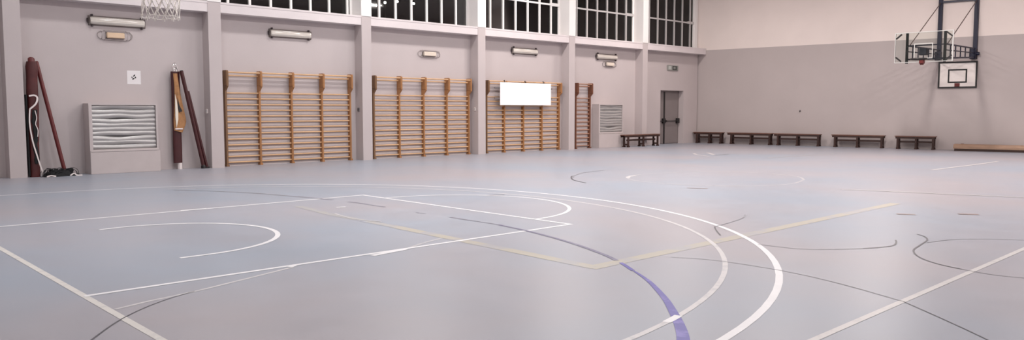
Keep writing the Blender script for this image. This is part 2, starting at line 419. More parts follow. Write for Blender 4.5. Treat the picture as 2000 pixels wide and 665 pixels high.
ribbon('centre_circle', [(14.3, 0.98), (15.0, 1.49), (15.3, 2.4), (15.08, 3.31), (14.14, 3.99), (13.15, 4.25), (12.3, 4.12), (11.64, 3.51), (11.46, 2.67), (11.62, 1.85), (12.19, 1.1), (13.2, 0.75), (14.3, 0.98)], 0.05, 'l_faint')
ribbon('centre_circle', [(12.6, 4.16), (12.22, 4.07), (11.95, 3.85)], 0.09, 'l_pale')
ribbon('old_arc', arc(BX, BY, 6.25, -90, 70), 0.05, 'l_pale', False)
ribbon('three_point_line', [(0, BY - 6.73), (1.0, BY - 6.73)] + arc(BX, BY, 6.73, -86, 90) + [(0, BY + 6.73)], 0.064, 'l_white', False)
ribbon('base_line', [(0.0, -8.4), (0.0, 9.6)], 0.055, 'l_cream', False)
ribbon('side_line', [(0.0, -4.604), (29.0, -4.604)], 0.055, 'l_side', False)
ribbon('lane_line', [(0, 0), (5.83, 0)], 0.058, 'l_white', False)
ribbon('lane_line', [(0, 4.9), (5.83, 4.9)], 0.066, 'l_white', False)
ribbon('free_throw_line', [(5.805, -0.02), (5.805, 4.92)], 0.058, 'l_white', False)
ribbon('free_throw_arc', arc(5.805, 2.45, 1.8, -90, 90), 0.055, 'l_white', False)
ribbon('no_charge_arc', [(1.19, BY - 1.32)] + arc(1.45, BY, 1.32, -90, 90, 40) + [(1.19, BY + 1.28)], 0.06, 'l_white', False)
ribbon('tape_patch', [(2.67, -0.1), (2.9, -0.06), (3.14, -0.03)], 0.075, 'l_white')
ribbon('tape_patch', [(2.66, 4.95), (3.04, 4.93)], 0.05, 'l_white', False)
ribbon('tape_patch', [(1.77, -0.06), (1.84, -0.02)], 0.06, 'l_white', False)
ribbon('slate_arc', [(3.72, 8.05), (4.2, 7.34), (4.58, 6.48), (4.78, 5.72)], 0.045, 'l_dark_faint')
ribbon('slate_arc', [(4.78, 5.72), (4.91, 5.25), (5.03, 4.61)], 0.05, 'l_slate_faint')
ribbon('slate_arc', [(5.06, 4.18), (5.1, 3.95), (5.1, 3.57), (5.1, 3.21)], 0.05, 'l_slate_faint')
ribbon('slate_arc', [(5.07, 2.36), (5.07, 2.16)], 0.05, 'l_slate_faint', False)
ribbon('slate_arc', [(5.1, 1.61), (5.09, 1.26)], 0.05, 'l_slate_faint', False)
ribbon('slate_arc', [(5.09, 1.26), (5.1, 0.91), (5.1, 0.58)], 0.03, 'l_slate_faint')
ribbon('slate_arc', [(5.09, 0.6), (4.99, -0.02), (4.85, -0.59), (4.67, -1.15), (4.44, -1.7), (4.28, -2.0)], 0.05, 'l_slate')
ribbon('blue_arc', [(4.22, -2.10), (4.12, -2.25), (4.0, -2.42)], 0.042, 'l_blue')
ribbon('blue_arc', [(3.99, -2.44), (3.86, -2.63), (3.67, -2.875), (3.33, -3.25), (3.05, -3.52), (2.75, -3.79), (2.46, -4.02), (2.0, -4.33)], 0.085, 'l_blue', taper=(0.25, 1.15))
ribbon('tape_patch', arc(BX, BY, 6.25, -79.3, -77.3, 6), 0.062, 'l_white', False)
ribbon('dark_line', [(-0.5, -1.62), (-0.3, -1.32), (-0.06, -1.00), (0.19, -0.75), (0.45, -0.565), (0.71, -0.44)], 0.012, 'l_dark', taper=(1.3, 0.6))
ribbon('dark_line', [(4.82, -2.26), (5.0, -2.69), (5.0, -3.4), (4.85, -3.99), (4.58, -4.61)], 0.012, 'l_dark_faint')
ribbon('dark_line', [(4.58, -4.61), (4.21, -5.04), (3.87, -5.41), (3.5, -5.75)], 0.010, 'l_dark')
ribbon('dark_line', [(8.32, -1.08), (7.95, -1.25), (7.41, -1.36), (6.98, -1.42)], 0.022, 'l_dark_faint')
ribbon('dark_line', [(6.98, -1.42), (6.73, -1.60), (6.42, -1.85)], 0.018, 'l_dark')
ribbon('dark_line', [(6.17, -2.48), (6.22, -2.93), (6.51, -3.25), (6.91, -3.50)], 0.016, 'l_dark_faint')
ribbon('dark_line', [(6.75, -3.40), (7.0, -3.52), (7.19, -3.55), (7.4, -3.5), (7.57, -3.43)], 0.020, 'l_dark')
ribbon('dark_line', [(8.2, -3.44), (8.09, -3.56), (7.83, -3.68), (7.41, -3.75), (7.02, -3.82), (6.66, -4.0), (6.41, -4.25), (6.29, -4.51)], 0.019, 'l_dark')
ribbon('dark_line', [(7.65, -3.74), (8.08, -3.87), (8.42, -4.14), (8.66, -4.47)], 0.014, 'l_dark_faint')
ribbon('dark_line', [(6.29, -4.51), (6.22, -4.79), (6.28, -5.06)], 0.014, 'l_dark_faint')
ribbon('dark_line', [(13.3, 5.67), (12.33, 5.49), (11.5, 5.05), (11.15, 4.75)], 0.032, 'l_dark_faint')
ribbon('dark_line', [(11.5, 5.05), (11.3, 4.95), (10.72, 4.37), (10.38, 3.72)], 0.036, 'l_dark')
ribbon('faint_white_line', [(21.42, 8.45), (20.72, 7.84), (20.25, 7.09)], 0.09, 'l_pale')
ribbon('faint_white_line', [(22.05, 8.3), (21.12, 7.46)], 0.12, 'l_pale', False)
ribbon('faint_white_line', [(19.2, 0.08), (20.23, 0.05), (21.96, -0.03), (24.15, -0.06)], 0.09, 'l_pale')
ribbon('faint_white_line', [(20.87, 5.39), (23.13, 5.15), (24.63, 4.98)], 0.08, 'l_faint')
ribbon('faint_white_line', [(12.85, -0.48), (13.08, -1.09), (13.4, -2.12), (13.76, -3.25)], 0.06, 'l_pale')
ribbon('faint_white_line', [(4.13, 3.05), (4.03, 2.41), (4.14, 1.89)], 0.03, 'l_pale')
ribbon('faint_white_line', [(4.66, 3.62), (4.52, 3.66)], 0.07, 'l_white', False)
ribbon('scuff_mark', [(9.95, -2.55), (10.08, -2.76)], 0.09, 'l_red', False)
ribbon('scuff_mark', [(10.59, -3.16), (10.74, -3.38)], 0.09, 'l_red', False)
ribbon('scuff_mark', [(10.98, 1.69), (11.18, 1.36)], 0.07, 'l_red', False)
ribbon('scuff_mark', [(7.39, 3.35), (7.64, 3.23)], 0.06, 'l_dark_faint', False)
ribbon('scuff_mark', [(20.9, 7.3), (21.8, 7.35)], 0.12, 'l_dark_faint', False)

# ------------------------------------------------------------------ wall bars
RZ = [0.105 + 0.1527 * k for k in range(13)]
def wall_bars(label, x_posts, post_m, rung_m, first_m=None, high=2.53):
    x0 = x_posts[0]
    t = thing('wall_bars', label, 'wall bars', (x0, YW, 0), 0, 'wooden wall bars along the left wall')
    hw = 0.024
    for k, x in enumerate(x_posts):
        p = MB(); lx = x - x0
        prof = [(0, 0), (-0.115, 0), (-0.115, 2.00), (-0.235, 2.12), (-0.235, high - 0.03), (-0.21, high), (0, high)]
        p.prism(prof, 'x', lx - hw, lx + hw)
        p.box((lx - hw - 0.012, -0.225, 2.14), (lx + hw + 0.012, -0.02, high - 0.02), 0.01)
        p.box((lx - hw - 0.015, -0.14, 0.0), (lx + hw + 0.015, 0, 0.05))
        p.build('post', (first_m or post_m) if k == 0 else post_m, t)
    for a, c in zip(x_posts[:-1], x_posts[1:]):
        L0, L1 = a - x0 + hw, c - x0 - hw
        for z in RZ:
            r = MB(); r.tube([(L0, -0.072, z), (L1, -0.072, z)], 0.0215, 8); r.build('rung', rung_m, t)
        r = MB(); r.tube([(L0 - 0.012, -0.20, 2.475), (L1 + 0.012, -0.20, 2.475)], 0.023, 8); r.build('rung', rung_m, t)
        r = MB(); r.tube([(L0, -0.085, 2.395), (L1, -0.085, 2.395)], 0.021, 8); r.build('rung', rung_m, t)
    return t
wall_bars('widest wooden wall bars, right of the dark leaning posts, yellowish rungs', [7.10, 8.04, 8.985, 9.935, 10.87], 'wood_post', 'wood_rung', 'wood_post_dark')
wall_bars('orange wooden wall bars between the widest wall bars and the white board', [11.70, 12.64, 13.585, 14.53, 15.47], 'wood_post', 'wood_rung', 'wood_post_dark')
wall_bars('orange wooden wall bars hidden partly behind the blank white board', [16.27, 17.10, 18.04, 18.98, 19.90], 'wood_post', 'wood_rung', 'wood_post_dark', high=2.50)
wall_bars('narrow single bay of reddish dark wall bars beside the far radiator cover', [20.84, 21.66], 'wood_red', 'wood_rung_pink', high=2.52)

# white board hung on the third set
t = thing('white_board', 'blank white rectangular board hanging on the wall bars', 'board', (17.99, YW - 0.25, 1.655))
p = MB(); p.box((-1.262, -0.045, 0.0), (1.262, -0.012, 0.785), 0.004); p.build('panel', 'white_board', t)
p = MB(); 
for z in (0.24, 0.60): p.box((-1.50, -0.010, z - 0.025), (1.36, 0.012, z + 0.025))
p.build('mounting_rail', 'socket', t)
for x in (-1.0, 0.0, 0.93):
    p = MB(); p.tube([(x, 0.0, 0.6), (x, 0.005, 0.80), (x, 0.03, 0.86), (x, 0.07, 0.845), (x, 0.078, 0.80)], 0.014, 6); p.build('hook', 'black', t)

# ------------------------------------------------------------------ radiator covers
def radiator_cover(label, x0, x1, yfront, ztop, zl0, zl1, seed):
    rnd = random.Random(seed)
    W = (x1 - x0); D = YW - yfront - 0.004
    t = thing('radiator_cover', label, 'radiator cover', (x0, yfront, 0), 0, 'radiator covers on the left wall')
    fx0, fx1 = 0.07, W - 0.04
    c = MB()
    c.box((0, 0, 0), (0.035, D, ztop)); c.box((W - 0.035, 0, 0), (W, D, ztop)); c.box((0.0351, 0, ztop - 0.04), (W - 0.0351, D, ztop))
    c.box((0.035, 0, zl0 - 0.05), (W - 0.035, 0.03, zl0)); c.box((0.035, 0.0, zl0), (fx0, 0.03, ztop - 0.04)); c.box((fx1, 0, zl0), (W - 0.035, 0.03, ztop - 0.04))
    c.build('case', 'cabinet', t)
    b_ = MB(); b_.box((0.036, 0.10, 0.02), (W - 0.036, D, ztop - 0.041)); b_.build('inside', 'cavity', t)
    p = MB(); p.box((0.0, -0.018, 0.0), (W + 0.03, -0.0005, zl0 - 0.065), 0.006); p.build('lower_panel', 'cabinet', t)
    p = MB(); p.box((0.01, -0.02, zl0 - 0.06), (W - 0.0, 0.0, zl0 - 0.028), 0.005); p.build('ledge', 'cabinet', t)
    n = 10; h = (zl1 - zl0) / n; NX = 26
    l = MB()
    for k in range(n):
        zb = zl0 + h * (k + 0.5)
        amp = rnd.uniform(-0.035, 0.03); ph = rnd.uniform(0.3, 0.7); tw = rnd.uniform(-0.5, 0.9); a2 = rnd.uniform(-0.012, 0.012)
        vs = []; prof = [(-0.012, h * 0.60), (0.012, h * 0.30), (0.020, 0), (0.012, -h * 0.30), (-0.012, -h * 0.58)]
        for i in range(NX + 1):
            u = i / NX; x = fx0 + (fx1 - fx0) * u
            s_ = math.sin(PI * u) ** 1.5
            dz = amp * s_ + a2 * math.sin(2 * PI * u * 1.5 + ph * 6)
            ang = tw * 0.55 * math.exp(-((u - ph) / 0.22) ** 2)
            for (dy, zz) in prof:
                vs.append((x, 0.036 - dy * math.cos(ang) + zz * math.sin(ang) * 0.9 + 0.02, zb + dz + zz * math.cos(ang)))
        m_ = len(prof)
        fs = [(i * m_ + j, (i + 1) * m_ + j, (i + 1) * m_ + j + 1, i * m_ + j + 1) for i in range(NX) for j in range(m_ - 1)]
        l.add(vs, fs, True)
    l.build('louvre_panel', 'louvre', t)['label'] = 'silver panel of bent wavy slats'
    return t
radiator_cover('large grey radiator cover with bent slats between the two pairs of leaning posts', 3.70, 5.235, 13.02, 1.645, 0.575, 1.605, 3)
radiator_cover('distant grey radiator cover right of the narrow dark wall bars', 21.90, 23.40, 13.10, 1.72, 0.62, 1.675, 8)

# ------------------------------------------------------------------ lamps on the left wall
def batten(label, xc, zc, W=1.27, Hh=0.098):
    t = thing('batten_lamp', label, 'wall lamp', (xc, YW, zc), 0, 'unlit batten lamps on the left wall')
    h = MB(); h.prism([(0, -Hh - .012), (-0.035, -Hh - .012), (-0.05, -Hh), (-0.05, Hh), (-0.035, Hh + .012), (0, Hh + .012)], 'x', -W / 2, W / 2)
    h.build('housing', 'lamp_body', t)
    c = MB(); n = 10
    pr = [(-0.051 - 0.062 * math.sin(PI * k / n) ** 0.7, -Hh * 0.93 * math.cos(PI * k / n)) for k in range(n + 1)]
    vs = []; 
    xs = [-W / 2 + 0.03, -W / 2 + 0.06, W / 2 - 0.06, W / 2 - 0.03]
    for j, x in enumerate(xs):
        s_ = 0.8 if j in (0, 3) else 1
        vs += [(x, -0.051 + (y + 0.051) * s_, z * s_) for y, z in pr]
    m_ = n + 1
    fs = [(i * m_ + k, i * m_ + k + 1, (i + 1) * m_ + k + 1, (i + 1) * m_ + k) for i in range(3) for k in range(n)]
    c.add(vs, fs, True); c.add(vs[:m_], [list(range(m_))]); c.add(vs[-m_:], [list(range(m_))[::-1]])
    c.build('cover', 'lamp_lens', t)
    g = MB(); g.box((-W / 2 + 0.03, -0.117, -0.030), (W / 2 - 0.05, -0.110, -0.018)); g.build('cover_glint', 'lamp_glint', t)  # pale strip laid on the cover front as the tube's bright reflection line
    for x in (-W / 2 + 0.07, W / 2 - 0.09):
        for z in (-Hh - 0.022, Hh + 0.022):
            q = MB(); q.box((x - 0.022, -0.085, z - 0.025), (x + 0.022, -0.02, z + 0.025), 0.008); q.build('clip', 'clip', t)
    q = MB(); q.box((-W / 2 - 0.035, -0.055, -0.055), (-W / 2, -0.008, 0.055), 0.012); q.build('end_cap', 'clip', t)
    return t
b0 = batten('largest unlit batten lamp, above the near radiator cover and caged lamp', 4.52, 3.585)
dup(b0, (9.03, YW, 3.592), label='unlit batten lamp on its own above the widest wall bars')
dup(b0, (18.16, YW, 3.58), label='unlit batten lamp high above the blank white board')
dup(b0, (22.72, YW, 3.588), label='smallest looking unlit batten lamp, above the far radiator cover')

def emergency(label, xc, zc, m, W=0.40, guard=True):
    t = thing('emergency_lamp', label, 'emergency lamp', (xc, YW, zc), 0, 'emergency lamps on the left wall')
    p = MB(); p.box((-W / 2 - 0.01, -0.03, -0.075), (W / 2 + 0.01, 0, 0.075), 0.008); p.build('back_plate', 'lamp_body', t)
    p = MB(); p.box((-W / 2, -0.095, -0.065), (W / 2, -0.031, 0.065), 0.018); p.build('cover', m, t)
    g = MB()
    RW, RH = W / 2 + 0.19, 0.115
    ring = []
    for k in range(36):
        a = 2 * PI * k / 36
        ring.append((math.copysign(abs(math.cos(a)) ** 0.6, math.cos(a)) * RW, -0.02, math.copysign(abs(math.sin(a)) ** 0.8, math.sin(a)) * RH))
    g.tube(ring, 0.007, 6, closed=True)
    for x in (-RW * 0.82, -RW * 0.62, RW * 0.62, RW * 0.82):
        zz = RH * (0.86 if abs(x) > RW * 0.7 else 1)
        g.tube([(x, -0.02, -zz), (x, -0.10, -zz * 0.8), (x, -0.13, 0), (x, -0.10, zz * 0.8), (x, -0.02, zz)], 0.006, 6)
    if guard: g.build('wire_guard', 'guard', t)
    return t
emergency('yellowed emergency lamp in a wire guard under the largest batten lamp', 4.46, 3.26, 'em_beige')
emergency('pale emergency lamp in a wire guard above the second wall bars', 13.87, 3.275, 'em_pale', 0.5)
emergency('small emergency lamp under the farthest batten lamp', 22.90, 3.305, 'em_pale', 0.46)

# paper notice and exit sign
t = thing('paper_notice', 'white paper notice with a black arrow like symbol above the near radiator cover', 'notice', (4.86, YW, 2.28))
p = MB(); p.box((-0.158, -0.004, -0.165), (0.158, 0, 0.165)); p.build('sheet', 'paper', t)
p = MB()
def blob(cx, cz, a, c_, rot):
    poly = []
    for k in range(14):
        w_ = 2 * PI * k / 14; u, v = a * math.cos(w_), c_ * math.sin(w_)
        poly.append((cx + u * math.cos(rot) - v * math.sin(rot), cz + u * math.sin(rot) + v * math.cos(rot)))
    p.prism(poly, 'y', -0.0055, -0.0041)
blob(0.005, 0.045, 0.035, 0.014, 0.8); blob(0.033, 0.0, 0.017, 0.022, 0.2); blob(-0.045, 0.0, 0.011, 0.022, 0.3); blob(-0.015, -0.032, 0.032, 0.015, 0.5)
p.build('symbol', 'ink', t)
t = thing('exit_sign', 'small grey green exit sign above the door', 'exit sign', (27.22, YW, 3.315))
p = MB(); p.box((-0.40, -0.05, -0.115), (0.40, 0, 0.115), 0.01); p.build('case', 'exit_green', t)
p = MB(); p.box((-0.05, -0.054, -0.085), (0.30, -0.0505, 0.09)); p.build('picture_panel', 'exit_dark', t)
p = MB(); p.box((-0.34, -0.054, -0.07), (-0.14, -0.0505, 0.075))
p.build('picture_field', 'exit_pale', t)
p = MB(); p.prism([(0.02, -0.03), (0.10, -0.03), (0.10, -0.065), (0.19, 0.005), (0.10, 0.07), (0.10, 0.035), (0.02, 0.035)], 'y', -0.057, -0.0541)
p.build('arrow', 'exit_green', t)

# small switch boxes on pillars
for (x, z, m, l) in ((PX[3] - PW, 1.50, 'socket', 'tiny dark switch on the pillar right of the widest wall bars'), (PX[2] - PW, 1.46, 'strap', 'tiny pale switch on the pillar right of the dark leaning posts')):
    s_ = thing('wall_switch', l, 'switch', (x, YF + 0.2, z)); q = MB(); q.box((-0.03, -0.045, -0.06), (0, 0.045, 0.06), 0.008); q.build('plate', m, s_)
    q = MB(); q.box((-0.038, -0.02, -0.03), (-0.031, 0.02, 0.03), 0.002); q.build('rocker', 'black' if m == 'socket' else 'alu', s_)
s_ = thing('wall_switch', 'tiny pale switch on the pillar left of the white board', 'switch', (PX[4] - PW, YF + 0.15, 1.52)); q = MB(); q.box((-0.03, -0.045, -0.06), (0, 0.045, 0.06), 0.008); q.build('plate', 'strap', s_)
q = MB(); q.box((-0.038, -0.02, -0.03), (-0.031, 0.02, 0.03), 0.002); q.build('rocker', 'alu', s_)
s_ = thing('wall_hook', 'tiny dark hook in the middle of the far wall', 'hook', FW(4.676, 0, 1.448), FROT)
q = MB(); q.tube([(0, 0, 0), (0, -0.025, 0)], 0.035, 10); q.build('rosette', 'socket', s_)
q = MB(); q.tube([(0, -0.02, 0), (0, -0.06, -0.005), (0, -0.075, -0.03), (0, -0.06, -0.05)], 0.01, 6); q.build('hook', 'black', s_)

# ------------------------------------------------------------------ volleyball posts in the first bay
def lumpy(path, rx, ry, n=14, seed=0, amp=0.01):
    vs = []; m_ = len(path)
    for i, (x, y, z) in enumerate(path):
        for k in range(n):
            a = 2 * PI * k / n
            q = noise.noise(Vector((math.cos(a) * 1.3 + seed, math.sin(a) * 1.3, z * 3.5)))
            c_, s_ = math.cos(a), math.sin(a)
            sx = math.copysign(abs(c_) ** 0.65, c_); sy = math.copysign(abs(s_) ** 0.65, s_)
            rxx = rx[i] if isinstance(rx, list) else rx
            vs.append((x + sx * (rxx + q * amp), y + sy * (ry + q * amp), z))
    fs = [(i * n + k, i * n + (k + 1) % n, (i + 1) * n + (k + 1) % n, (i + 1) * n + k) for i in range(m_ - 1) for k in range(n)]
    mb = MB(); mb.add(vs, fs, True); mb.add(vs[:n], [list(range(n))[::-1]]); mb.add(vs[-n:], [list(range(n))]); return mb
PP = 13.20
t = thing('padded_post', 'thick maroon padded post with white straps standing in the leftmost bay', 'post', (2.60, PP, 0))
path = [(0.0 + 0.030 * (i / 24), 0, 0.0 + 2.56 * i / 24) for i in range(25)]
wid = [0.104] * 8 + [0.108] * 9 + [0.112] * 8; wid[-1] = 0.09
lumpy(path, wid, 0.10, seed=3, amp=0.014).build('padding', 'maroon', t)
q = MB(); q.tube([(0.03, 0, 2.55), (0.03, 0, 2.63), (0.035, 0, 2.66)], [0.07, 0.066, 0.03], 12); q.build('post_top', 'maroon_steel', t)
q = lumpy([(-0.118, -0.04, 0.03 + 1.80 * i / 14) for i in range(15)], 0.020, 0.055, 10, 5, 0.01); q.build('black_net_roll', 'soft_black', t)['label'] = 'black net hanging down the left side of the post'
q = lumpy([(0.02 + 0.015 * math.sin(i), -0.112, 0.30 + 1.20 * i / 14) for i in range(15)], [0.03 + 0.025 * abs(math.sin(i * 1.3)) for i in range(15)], 0.012, 10, 9, 0.01); q.build('black_net_roll', 'soft_black', t)
def strap(pts, wd=0.03, thick=0.006):
    P = [Vector((p_.x, p_.y, p_.z)) for p_ in smooth3(pts)]
    mb = MB(); vs = []
    for i, p_ in enumerate(P):
        tt = (P[min(i + 1, len(P) - 1)] - P[max(i - 1, 0)]).normalized(); nn = tt.cross(Vector((0, 1, 0))); 
        if nn.length < 1e-5: nn = Vector((1, 0, 0))
        nn.normalize()
        for a, d_ in ((1, 0), (-1, 0), (-1, 1), (1, 1)): vs.append(p_ + nn * a * wd / 2 + Vector((0, -thick * d_, 0)))
    k = len(P); fs = [(4 * i + j, 4 * i + (j + 1) % 4, 4 * i + 4 + (j + 1) % 4, 4 * i + 4 + j) for i in range(k - 1) for j in range(4)]
    mb.add(vs, fs); mb.add(vs[:4], [(0, 1, 2, 3)]); mb.add(vs[-4:], [(3, 2, 1, 0)]); return mb
def smooth3(pts, n=6):
    P = [Vector(p_) for p_ in pts]; out = []
    for i in range(len(P) - 1):
        p0, p1, p2, p3 = P[max(i - 1, 0)], P[i], P[i + 1], P[min(i + 2, len(P) - 1)]
        for k in range(n):
            u = k / n
            out.append(0.5 * ((2 * p1) + (p2 - p0) * u + (2 * p0 - 5 * p1 + 4 * p2 - p3) * u * u + (3 * p1 - p0 - 3 * p2 + p3) * u ** 3))
    return out + [P[-1]]
strap([(-0.075, -0.128, 1.80), (0.03, -0.132, 1.815), (0.085, -0.128, 1.76), (0.05, -0.135, 1.63), (-0.07, -0.128, 1.51)], 0.035).build('strap', 'strap', t)
strap([(-0.07, -0.130, 1.51), (-0.085, -0.130, 1.20), (-0.045, -0.134, 0.82), (0.03, -0.136, 0.48), (0.10, -0.136, 0.20), (0.14, -0.136, 0.09)], 0.028).build('strap', 'strap', t)
strap([(0.03, -0.128, 1.48), (0.055, -0.13, 1.32), (0.03, -0.13, 1.18), (0.07, -0.13, 1.05), (0.06, -0.13, 0.9)], 0.016).build('strap', 'strap', t)

def leaning(name, label, foot, top, r, m, capm=None, twin=False):
    t = thing(name, label, 'post', foot)
    d = Vector(top) - Vector(foot)
    q = MB(); q.tube([Vector((0, 0, 0.06)), d], r, 14); q.build('shaft', m, t)
    f = MB(); f.tube([(0, 0, 0), (0, 0, 0.055), d * 0.035], [r * 1.25, r * 1.3, r * 1.05], 14); f.build('foot', capm or m, t)
    c_ = MB(); c_.tube([d, d * 1.008], [r * 1.08, r * 0.6], 14); c_.build('end_cap', capm or m, t)
    if twin:
        o_ = Vector((0.10, 0.005, 0)); q = MB(); q.tube([o_ + d * 0.01, o_ * 0.55 + d * 0.80], r * 0.72, 12); q.build('brace', m, t)
        q = MB(); q.box((-0.04, -0.03, 0.0), (0.15, 0.03, 0.04), 0.01); q.build('base_plate', 'black', t)
    return t
leaning('leaning_post', 'slim maroon post leaning against the padded post, foot in the black net', (3.20, 13.17, 0), (2.765, 13.36, 2.56), 0.043, 'maroon_steel')

# net heap on the floor
t = thing('net_heap', 'tangled black net heap on the floor at the slim maroon post', 'net', (3.06, 12.98, 0))
vs = []; n_, m_ = 28, 9
for i in range(m_):
    ph = (PI / 2) * i / (m_ - 1)
    for k in range(n_):
        a = 2 * PI * k / n_
        q = noise.noise(Vector((math.cos(a) * 2.2, math.sin(a) * 2.2, ph * 2.5))) * 0.34 + 1
        rr = math.cos(ph) * q
        vs.append((rr * 0.33 * math.cos(a) + 0.03 * math.sin(3 * a), rr * 0.085 * math.sin(a), max(0.0, 0.14 * math.sin(ph) * (q ** 1.5))))
fs = [(i * n_ + k, i * n_ + (k + 1) % n_, (i + 1) * n_ + (k + 1) % n_, (i + 1) * n_ + k) for i in range(m_ - 1) for k in range(n_)]
q = MB(); q.add(vs, fs, True); q.build('bundle', 'soft_black', t)
q = MB(); rnd = random.Random(4)
for j in range(34):
    c0 = Vector((rnd.uniform(-0.27, 0.24), rnd.uniform(-0.05, 0.04), 0)); pts = []
    ra, rb = rnd.uniform(0.05, 0.15), rnd.uniform(0.05, 0.17); a0 = rnd.uniform(0, 6)
    for k in range(12):
        a = a0 + k * 0.5
        pts.append((c0.x + ra * math.cos(a), c0.y + 0.055 * math.sin(a * 1.3 + j), max(0.006, 0.05 + rb * math.sin(a) * 0.85)))
    q.tube(smooth3(pts, 3), 0.0055, 5)
q.build('cord', 'soft_black', t)
for pts in ([(-0.30, -0.10, 0.008), (-0.22, -0.10, 0.03), (-0.12, -0.11, 0.012)], [(0.17, -0.10, 0.012), (0.25, -0.10, 0.06), (0.31, -0.10, 0.015), (0.42, -0.09, 0.008)]):
    strap(pts, 0.03, 0.005).build('white_band', 'strap', t)

# second pair at the right side of the bay
t = thing('wrapped_post', 'dark maroon upright post with chrome hook and tan cloth wrapped round it', 'post', (5.80, 13.32, 0))
q = lumpy([(0, 0, 0.16 + 2.29 * i / 20) for i in range(21)], 0.108, 0.055, 14, 6, 0.006); q.build('shaft', 'dark_maroon', t)
q = MB(); q.tube([(0.045, 0, 0), (0.045, 0, 0.16)], 0.055, 14); q.build('foot', 'strap', t)['label'] = 'white foot of the post'
q = MB(); q.tube([(-0.07, 0, 2.45), (-0.065, 0, 2.56), (-0.03, 0, 2.655), (0.0, 0, 2.665), (0.03, 0, 2.60), (0.07, 0, 2.50), (0.08, 0, 2.45)], 0.011, 8); q.build('hook', 'chrome', t)
q = MB(); q.tube([(-0.04, -0.03, 2.44), (-0.035, -0.03, 2.53), (0.02, -0.03, 2.56), (0.03, -0.03, 2.44)], 0.014, 8); q.build('hook', 'chrome', t)
# cloth: a folded sheet wrapping the shaft
q = MB(); vs = []; A, B = 12, 16
for i in range(B + 1):
    v = i / B; z = 2.40 - 1.42 * v
    l = -0.075 + 0.02 * math.sin(v * 5); r_ = 0.03 + 0.20 * min(1, v * 1.15) ** 1.2 - (0.0 if v < 0.8 else 0.12 * (v - 0.8) / 0.2)
    for k in range(A + 1):
        u = k / A; x = l + (r_ - l) * u
        y = -0.068 - 0.035 * math.sin(PI * u) - 0.014 * math.sin(u * 9 + v * 7) * (0.3 + v)
        vs.append((x, y, z - 0.06 * u * v))
vs2 = [(x, y + 0.012, z) for x, y, z in vs]; N_ = len(vs)
fs = [(i * (A + 1) + k, i * (A + 1) + k + 1, (i + 1) * (A + 1) + k + 1, (i + 1) * (A + 1) + k) for i in range(B) for k in range(A)]
q.add(vs, fs, True); q.add(vs2, [f[::-1] for f in fs], True)
q.build('cloth', 'tan', t)['label'] = 'tan cloth wrap'
q = MB(); q.prism([(-0.062, 1.88), (-0.025, 1.72), (0.0, 1.45), (-0.005, 1.25), (-0.05, 1.05), (-0.07, 1.3)], 'y', -0.125, -0.105); q.build('cloth_lining', 'cream', t)['label'] = 'cream lining of the cloth'
q = MB(); q.prism([(-0.005, 1.80), (0.03, 1.62), (0.10, 1.46), (0.02, 1.43), (0.0, 1.55)], 'y', -0.132, -0.118); q.build('cloth_fold', 'black', t)
q = MB(); q.box((-0.08, -0.118, 1.0), (0.11, -0.072, 1.035), 0.008); q.build('band', 'strap', t)
leaning('leaning_post', 'dark maroon double post leaning from the tan wrapped post to the pillar foot', (6.37, 13.14, 0), (5.91, 13.20, 2.46), 0.046, 'dark_maroon', 'black', True)

# ------------------------------------------------------------------ benches
def bench(label, L_, loc, rotz, legs=(0.10, 0.5, 0.90), H=0.50, D=0.27):
    t = thing('gym_bench', label, 'bench', loc, rotz, 'low wooden gym benches')
    p = MB(); p.box((-L_ / 2, -D / 2, H - 0.035), (L_ / 2, D / 2, H), 0.006); p.build('seat', 'bench_top', t)
    p = MB(); p.box((-L_ / 2 + 0.03, -D / 2 + 0.015, H - 0.105), (L_ / 2 - 0.03, -D / 2 + 0.045, H - 0.036)); p.box((-L_ / 2 + 0.03, D / 2 - 0.045, H - 0.105), (L_ / 2 - 0.03, D / 2 - 0.015, H - 0.036))
    p.build('apron', 'bench_wood', t)
    for f in legs:
        x = -L_ / 2 + f * L_
        g = MB()
        g.box((x - 0.035, -D / 2 + 0.0, 0), (x + 0.035, -D / 2 + 0.06, H - 0.036), 0.004)
        g.box((x - 0.035, D / 2 - 0.06, 0), (x + 0.035, D / 2, H - 0.036), 0.004)
        g.box((x - 0.032, -D / 2 + 0.05, 0.075), (x + 0.032, D / 2 - 0.05, 0.135)); g.box((x - 0.03, -D / 2 + 0.05, H - 0.10), (x + 0.03, D / 2 - 0.05, H - 0.037))
        g.box((x - 0.045, -D / 2 - 0.015, 0), (x + 0.045, -D / 2 + 0.075, 0.05)); g.box((x - 0.045, D / 2 - 0.075, 0), (x + 0.045, D / 2 + 0.015, 0.05))
        g.build('leg_frame', 'bench_wood', t)
    p = MB(); p.box((-L_ / 2 + legs[0] * L_ + 0.03, -0.02, 0.24), (-L_ / 2 + legs[-1] * L_ - 0.03, 0.02, 0.31)); p.build('stretcher', 'bench_wood', t)
    return t
for (a, c, l, lg) in ((0.02, 1.44, 'short dark bench nearest the door along the far wall', (0.13, 0.55, 0.93)),
                      (1.64, 3.66, 'long dark bench second from the door along the far wall', (0.10, 0.54, 0.95)),
                      (3.73, 5.67, 'long dark bench third from the door, touching its left neighbour', (0.10, 0.52, 0.96)),
                      (6.12, 8.12, 'long dark bench standing apart below the hoop, fourth from the door', (0.07, 0.50, 0.95)),
                      (8.49, 9.91, 'short dark bench farthest right, beside the pale wooden beam', (0.08, 0.53, 0.94))):
    bench(l, c - a, FW((a + c) / 2, 0.33), FROT, lg)
bench('dark bench along the left wall in front of the pillar beside the door', 2.36, (24.25, 12.86, 0), 0, (0.10, 0.52, 0.93))

